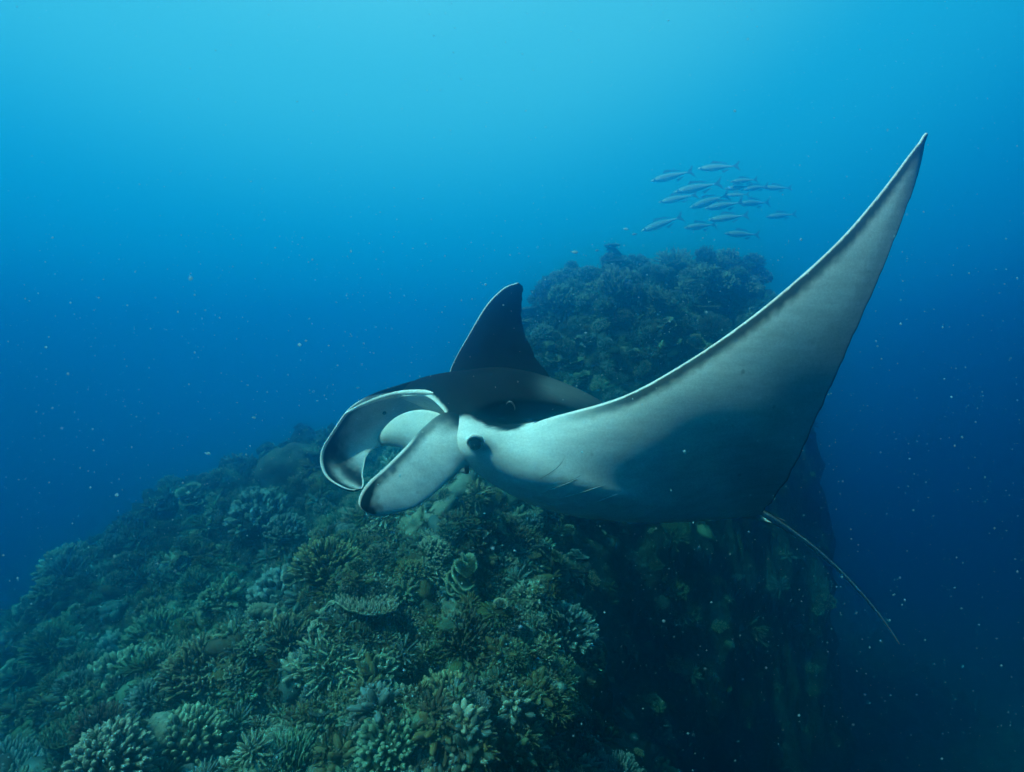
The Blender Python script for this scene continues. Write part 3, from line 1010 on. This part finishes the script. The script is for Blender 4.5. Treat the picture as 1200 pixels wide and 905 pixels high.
# spiracle fold behind the eye
pth = np.array([on_body(*p, lift=.004) for p in ((593, 474), (596, 471), (600, 472), (603, 477), (603, 481))])
v, f = tube(spline(pth, np.linspace(0, 4, 17)), np.sin(np.linspace(.15, np.pi - .15, 17)) * .0045, 7)
me = mesh_from('spiracle', v - mo_, f); set_attr(me, 'skin', np.tile(GREYD * 1.2, (len(v), 1)), 'FLOAT_COLOR')
link('spiracle', me, mat_manta, manta)

# gill slits: folds of skin on the belly with a dark opening
mat_slit = plain_mat('gill_opening', (.13, .15, .15), rough=.7)
for pts in (((664, 531), (656, 545), (642, 556), (622, 567)), ((690, 551), (672, 562), (650, 571), (632, 577)),
            ((712, 566), (694, 572), (672, 579), (652, 584)), ((724, 578), (710, 583), (698, 588)),
            ((628, 586), (642, 590), (656, 597))):
    p2 = spline(np.array(pts, float), np.linspace(0, len(pts) - 1, 20))
    pth = np.array([on_body(*p, lift=-.0008) for p in p2])
    r = np.sin(np.linspace(.05, np.pi - .05, 20))
    v, f = tube(pth, r * .0018, 6)
    slit = link('gill_slit', mesh_from('gill_slit', v - mo_, f), mat_slit, manta)
    v, f = tube(pth + np.array((.004, .0012, -.003)), r * .0022, 8)
    me = mesh_from('gill_fold', v - mo_, f); set_attr(me, 'skin', np.tile(BELLY, (len(v), 1)), 'FLOAT_COLOR')
    link('gill_fold', me, mat_manta, slit)

# tail whip
tp = np.array([at(*p) for p in ((868, 594, 3.30), (893, 602, 3.36), (925, 621, 3.46), (960, 647, 3.56), (995, 680, 3.66), (1025, 714, 3.74), (1043, 738, 3.78), (1054, 755, 3.8))])
pth = spline(tp, np.linspace(0, 7, 60))
rad = np.interp(np.linspace(0, 7, 60), [0, 1, 2, 3, 5, 7], [.05, .026, .017, .012, .008, .0025])
v, f = tube(pth, rad, 10)
me = mesh_from('tail', v - mo_, f)
lit_ = ((v - np.repeat(pth, 10, 0)) @ np.array((-.5, -.75, -.1))) / np.repeat(rad, 10) > .3  # side that gets a pale highlight painted along the tail
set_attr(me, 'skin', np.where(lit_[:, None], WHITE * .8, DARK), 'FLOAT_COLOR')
link('tail', me, mat_manta, manta)

# pelvic fins beside the tail root
def pelvic(a, b, c, th=.012):
    a, b, c = (np.array(x) for x in (a, b, c))
    n = unit(np.cross(b - a, c - a))
    S, R = 10, 8
    pts = []
    for i in range(S):
        s = i / (S - 1)
        l = a * (1 - s) + c * s; r_ = b * (1 - s) + c * s
        for j in range(R):
            w = j / (R - 1)
            pts.append(l * (1 - w) + r_ * w + n * th * math.sin(math.pi * w) * (1 - s) ** .5)
    top = np.array(pts)
    bot = np.array(pts) - np.repeat((np.sin(np.pi * np.linspace(0, 1, R))[None, :] * ((1 - np.linspace(0, 1, S)) ** .5)[:, None]).reshape(-1, 1) * 2 * th, 3, 1) * n
    f = grid_faces(S, R)
    return np.vstack([top, bot]), np.vstack([f, f[:, ::-1] + len(top)])


for tri in (((815, 597, 3.30), (880, 597, 3.34), (905, 613, 3.30)), ((850, 590, 3.42), (893, 598, 3.44), (922, 611, 3.50))):
    v, f = pelvic(*[at(*p) for p in tri])
    me = mesh_from('pelvic_fin', v - mo_, f)
    set_attr(me, 'skin', np.tile(BELLY * .6, (len(v), 1)), 'FLOAT_COLOR')
    link('pelvic_fin', me, mat_manta, manta)

# ------------------------------------------------------------------ fish school above the mound
m_fish = attr_mat('fish_skin', 'skin', rough=.3, noise_scale=70, noise_amt=.12, bump=.05, bump_scale=200, spec=.6)
m_ffin = plain_mat('fish_fin', (.16, .20, .22), rough=.5)


def fish_meshes(depth=.080, wid=.055):
    S, K = 22, 14
    s = np.linspace(0, 1, S)
    prof = np.interp(s, [0, .04, .12, .25, .42, .60, .78, .90, 1.0], [.03, .25, .58, .90, 1.0, .86, .48, .20, .15])
    ang = np.linspace(0, 2 * np.pi, K, endpoint=False)
    v = np.array([[(x, wid * p * math.sin(a), depth * p * math.cos(a) * (1.0 if math.cos(a) > 0 else 1.08)) for a in ang] for x, p in zip(s * .86, prof)]).reshape(-1, 3)
    v = np.vstack([v, [(-.004, 0, 0), (.86, 0, 0)]])
    f = grid_faces(S, K, wrap=True).tolist()
    n0 = S * K
    f = [tuple(q) for q in f] + [((i + 1) % K, i, n0) for i in range(K)] + [(n0 - K + i, n0 - K + (i + 1) % K, n0 + 1) for i in range(K)]
    zz = v[:, 2] / depth
    c = np.where((zz > .35)[:, None], np.array((.36, .44, .48)), np.array((.78, .80, .80)))
    c = np.where(((zz > .18) & (zz <= .35))[:, None], np.array((.42, .46, .40)), c)
    body = mesh_from('fish_body', v, f); set_attr(body, 'skin', c, 'FLOAT_COLOR')

    def flat(name, outline, th=.006):
        o = np.array([(p[0], 0, p[1]) for p in outline], float)
        n = len(o)
        vv = np.vstack([o + (0, th, 0), o - (0, th, 0)])
        ff = [tuple(range(n)), tuple(range(2 * n - 1, n - 1, -1))] + [(i, i + n, (i + 1) % n + n, (i + 1) % n) for i in range(n)]
        return mesh_from(name, vv, ff, smooth=False)
    tail = flat('fish_tail', [(.845, .018), (.90, .05), (1.0, .135), (.975, .07), (.935, .0), (.975, -.07), (1.0, -.135), (.90, -.05), (.845, -.018)])
    dors = flat('fish_dorsal', [(.30, .10), (.36, .16), (.46, .142), (.60, .112), (.72, .07), (.60, .085), (.45, .105)])
    anal = flat('fish_anal', [(.56, -.098), (.60, -.145), (.68, -.105), (.76, -.06), (.66, -.075)])
    pect = flat('fish_pectoral', [(.20, -.01), (.28, -.04), (.37, -.075), (.30, -.07), (.22, -.045)])
    ev, ef = uv_ball(.017, 10, 8)
    eye = mesh_from('fish_eye', ev, ef)
    return body, tail, dors, anal, pect, eye


FM = fish_meshes()
FS = fish_meshes(.20, .09)


def put_fish(name, head, tail, label, cat, group, meshes, dz=0.0):
    h, t = Vector(head), Vector(tail)
    L = (t - h).length
    root = bpy.data.objects.new(name, None)
    COL.objects.link(root)
    root.location = h
    x = (t - h).normalized()
    y = Vector((0, 0, 1)).cross(x).normalized(); z = x.cross(y)
    from mathutils import Matrix
    M = Matrix((x, y, z)).transposed()
    root.rotation_euler = M.to_euler()
    root.scale = (L, L, L)
    tag(root, label, cat, group)
    b_, tl, ds, an, pc, ey_ = meshes
    link('body', b_, m_fish, root)
    link('tail_fin', tl, m_ffin, root); link('dorsal_fin', ds, m_ffin, root); link('anal_fin', an, m_ffin, root)
    for sgn in (-1, 1):
        o = link('pectoral_fin', pc, m_ffin, root, loc=(0, sgn * .066, 0)); o.rotation_euler = (0, 0, -sgn * .35)
        link('eye', ey_, mat_eye, root, loc=(.075, sgn * .032, .018))
    return root


SCHOOL = [((135, 195), (440, 122)), ((465, 108), (765, 85)), ((300, 272), (640, 205)), ((190, 345), (470, 285)), ((695, 200), (890, 182)),
          ((655, 250), (850, 228)), ((790, 255), (965, 228)), ((915, 240), (1130, 243)), ((410, 382), (690, 290)), ((515, 388), (790, 340)),
          ((755, 352), (975, 345)), ((665, 292), (830, 288)), ((70, 545), (365, 440)), ((370, 525), (600, 498)), ((540, 468), (830, 432)),
          ((655, 562), (905, 572)), ((945, 447), (1165, 425))]
gf = np.random.default_rng(4)
for i, (a, b_) in enumerate(SCHOOL):
    d = 13.6 + gf.uniform(-.9, 1.0)
    h = at(740 + a[0] / 6, 180 + a[1] / 6, d); t = at(740 + b_[0] / 6, 180 + b_[1] / 6, d + gf.uniform(-.15, .28))
    lab = 'slender silvery fish with forked tail in the school above the coral mound'
    if i == 12:
        lab = 'slender silvery fish leading low at the front of the school above the mound'
    if i == 16:
        lab = 'slender silvery fish trailing last behind the school'
    if i == 15:
        lab = 'slender silvery fish swimming lowest under the school, closest above the coral'
    put_fish('school_fish', h, t, lab, 'fish', 'silvery fish schooling above the mound', FM)
SMALL = [(673, 296, 8.5, 9), (733, 269, 9.0, 7), (744, 275, 9.2, 6), (700, 294, 9.5, 5), (243, 532, 6.5, 8), (297, 490, 8.0, 6), (220, 578, 7.5, 7), (420, 455, 9, 5)]
for i, (px, py, d, w) in enumerate(SMALL):
    s = gf.choice((-1, 1))
    lab = 'tiny dark reef fish hovering beside the coral mound' if i < 4 else 'tiny dark reef fish hovering over the hazy slope'
    put_fish('reef_fish', at(px - s * w / 2, py, d), at(px + s * w / 2, py - 1, d + .02), lab, 'fish', 'tiny reef fish in open water' if i < 4 else 'tiny reef fish over the slope', FS)

# ------------------------------------------------------------------ drifting specks
m_speck = plain_mat('drifting_particle', (.50, .74, .78), rough=.8, spec=.1)
_n, _l = m_speck.node_tree.nodes, m_speck.node_tree.links
_tr = _n.new('ShaderNodeBsdfTranslucent'); _tr.inputs['Color'].default_value = (.55, .80, .86, 1)
_mx = _n.new('ShaderNodeMixShader'); _mx.inputs[0].default_value = .75
_l.new(_n['Principled BSDF'].outputs[0], _mx.inputs[1]); _l.new(_tr.outputs[0], _mx.inputs[2])
_l.new(_mx.outputs[0], _n['Material Output'].inputs['Surface'])
gs = np.random.default_rng(77)
NP_ = 15000
base_v = np.array([(1, 0, 0), (-1, 0, 0), (0, 1, 0), (0, -1, 0), (0, 0, 1), (0, 0, -1)], float)
base_f = np.array([(0, 2, 4), (2, 1, 4), (1, 3, 4), (3, 0, 4), (2, 0, 5), (1, 2, 5), (3, 1, 5), (0, 3, 5)])
dd = 0.9 + 7.5 * gs.random(NP_) ** .6
cx = gs.uniform(-1.0, 1.0, NP_) * dd; cz = gs.uniform(-.75, .75, NP_) * dd
C = np.column_stack([cx, dd, cz])
r = np.clip(gs.lognormal(math.log(.00145), .55, NP_), .0006, .0042) * (.5 + .28 * dd)
r = r * np.where(cz / dd > .25, .6, 1.0)
ax = gs.uniform(.6, 1.5, (NP_, 1, 3))
VV = C[:, None] + base_v[None] * ax * r[:, None, None]
FFc = (base_f[None] + (np.arange(NP_) * 6)[:, None, None]).reshape(-1, 3)
spk = link('drifting_specks', mesh_from('drifting_specks', VV.reshape(-1, 3), FFc), m_speck)
tag(spk, 'pale plankton specks drifting in the blue water', 'plankton', kind='stuff')

# ------------------------------------------------------------------ the water itself
hv = np.array([(x, y, z) for x in (-32, 32) for y in (-21, 34) for z in (-13, 4.2)], float)
hf = [(0, 1, 3, 2), (4, 6, 7, 5), (0, 4, 5, 1), (2, 3, 7, 6), (0, 2, 6, 4), (1, 5, 7, 3)]
m_haze = bpy.data.materials.new('water_haze'); m_haze.use_nodes = True
hn = m_haze.node_tree.nodes; hn.clear()
ho = hn.new('ShaderNodeOutputMaterial'); hp = hn.new('ShaderNodeVolumePrincipled')
hp.inputs['Color'].default_value = (*HAZE_COLOR, 1); hp.inputs['Density'].default_value = HAZE_DENSITY
hp.inputs['Anisotropy'].default_value = .94
hp.inputs['Absorption Color'].default_value = (.0, .56, .82, 1)
m_haze.node_tree.links.new(hp.outputs['Volume'], ho.inputs['Volume'])
hz_ = link('haze', mesh_from('haze', hv, hf, smooth=False), m_haze)
tag(hz_, 'blue sea water haze', 'water', kind='stuff')
